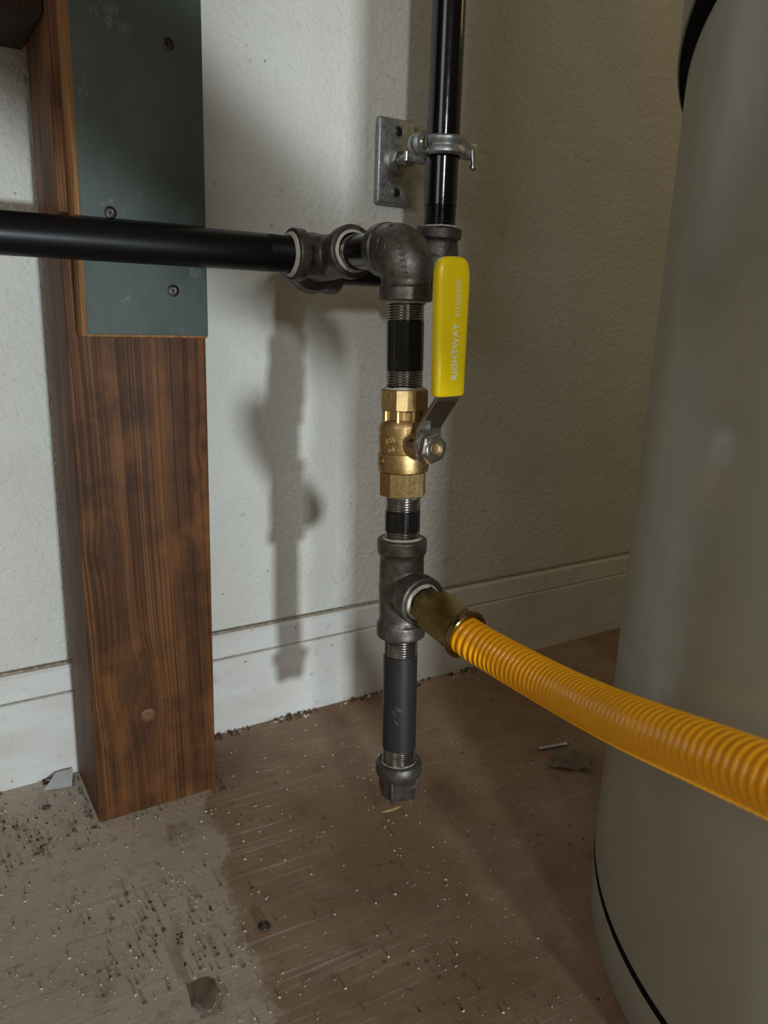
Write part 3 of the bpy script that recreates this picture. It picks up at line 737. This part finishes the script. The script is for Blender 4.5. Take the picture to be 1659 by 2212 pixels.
for k in range(15):
    a = math.radians(190 + 150 * k / 14); q.append((math.cos(a) * .0105, math.sin(a) * .0045 + .002, .0012 + .0016 * math.sin(PI * k / 14)))
sweep(bm, q, [.0005 + .0009 * math.sin(PI * k / 14) for k in range(15)], 8)
tag(fin('curled_shaving', bm, SHAVING, None, (.3269, .4830, .0004)), 'small curled yellowish shaving on the floor under the pipe cap', 'shaving')
bm = bmesh.new(); q = [(math.cos(2 * PI * k / 24) * .0034, math.sin(2 * PI * k / 24) * .0034, .0010) for k in range(25)]
sweep(bm, q, [.0010] * 25, 8, cap=False)
tag(fin('rubber_ring', bm, RUBBER, None, (.1786, .4171, .0003)), 'small dark ring lying on the floor in front of the post', 'ring')
bm = bmesh.new(); sweep(bm, [(-.0035, 0, .0016), (-.002, 0, .0019), (.002, .0004, .0019), (.0035, .0006, .0016)], [.0006, .0016, .0016, .0006], 10)
tag(fin('dark_pellet', bm, RUBBER, None, (.0708, .6291, .0)), 'dark oval pellet on the floor left of the post', 'pellet')

def crumbs(name, mat, items, label=None, cat=None, seed=3):
    rnd = random.Random(seed); bm = bmesh.new()
    for x, y, s, mi in items:
        a = rnd.random() * PI; st = rnd.uniform(.6, 1.7); hgt = s * rnd.uniform(.35, .8)
        top = []; bot = []
        m = rnd.choice((4, 5))
        for k in range(m):
            t = 2 * PI * k / m + rnd.uniform(-.4, .4); r = s * rnd.uniform(.7, 1.2) * .5
            ux, uy = math.cos(t) * r * st, math.sin(t) * r / st
            X = x + ux * math.cos(a) - uy * math.sin(a); Y = y + ux * math.sin(a) + uy * math.cos(a)
            bot.append(bm.verts.new((X, Y, .0001))); kk = rnd.uniform(.35, .8)
            top.append(bm.verts.new((x + (X - x) * kk, y + (Y - y) * kk, hgt * rnd.uniform(.7, 1.1))))
        fs = [bm.faces.new(top), bm.faces.new(bot[::-1])]
        for k in range(m): fs.append(bm.faces.new((bot[k], bot[(k + 1) % m], top[(k + 1) % m], top[k])))
        for f in fs: f.material_index = mi
    o = fin(name, bm, None, smooth=False, mats=[CHIPW, CHIPD])
    o['kind'] = 'stuff'; tag(o, label, cat); return o
def in_tank(x, y, m=.005): return math.hypot(x - TX, y - TY) < TRAD + m
def in_post(x, y): return .100 < x < .211 and .582 < y
rnd = random.Random(11); white = []; dark = []
while len(white) < 2100:
    x = rnd.uniform(-.02, .75); y = rnd.uniform(.16, .672)
    if rnd.random() > (.98 if x < .17 else .36): continue
    if in_tank(x, y) or in_post(x, y): continue
    s = .0007 + .0013 * rnd.random() ** 3.0
    white.append((x, y, s))
def clump(cx, cy, sx, sy, n, s0, s1):
    k = 0
    while k < n:
        x, y = rnd.gauss(cx, sx), rnd.gauss(cy, sy)
        if y > .672 or in_tank(x, y) or in_post(x, y): k += 1; continue
        dark.append((x, y, s0 + (s1 - s0) * rnd.random() ** 2.5)); k += 1
clump(.120, .445, .030, .025, 190, .0006, .0030); clump(.045, .600, .022, .030, 260, .0007, .0030); clump(.30, .42, .16, .13, 160, .0006, .0026)
for k in range(520):
    x = rnd.uniform(-.02, .62); y = .6728 - abs(rnd.gauss(0, .006))
    if in_post(x, y) : continue
    if noise.noise(Vector((x * 26, 1, 0))) < -.05: continue
    (dark if rnd.random() < .75 else white).append((x, y, rnd.uniform(.0012, .0042)))
for k in range(120):
    x = rnd.uniform(.085, .22); y = .5865 - abs(rnd.gauss(0, .004)) if rnd.random() < .5 else rnd.uniform(.59, .672)
    if y > .582: x = rnd.choice((.1030 - abs(rnd.gauss(0, .003)), .2085 + abs(rnd.gauss(0, .003))))
    dark.append((x, y, rnd.uniform(.0007, .0022)))
crumbs('floor_debris', None, [(x, y, q, 0) for x, y, q in white] + [(x, y, q, 1) for x, y, q in dark], 'tiny pale plaster and dark dirt crumbs scattered over the dusty floor', 'debris', 3)
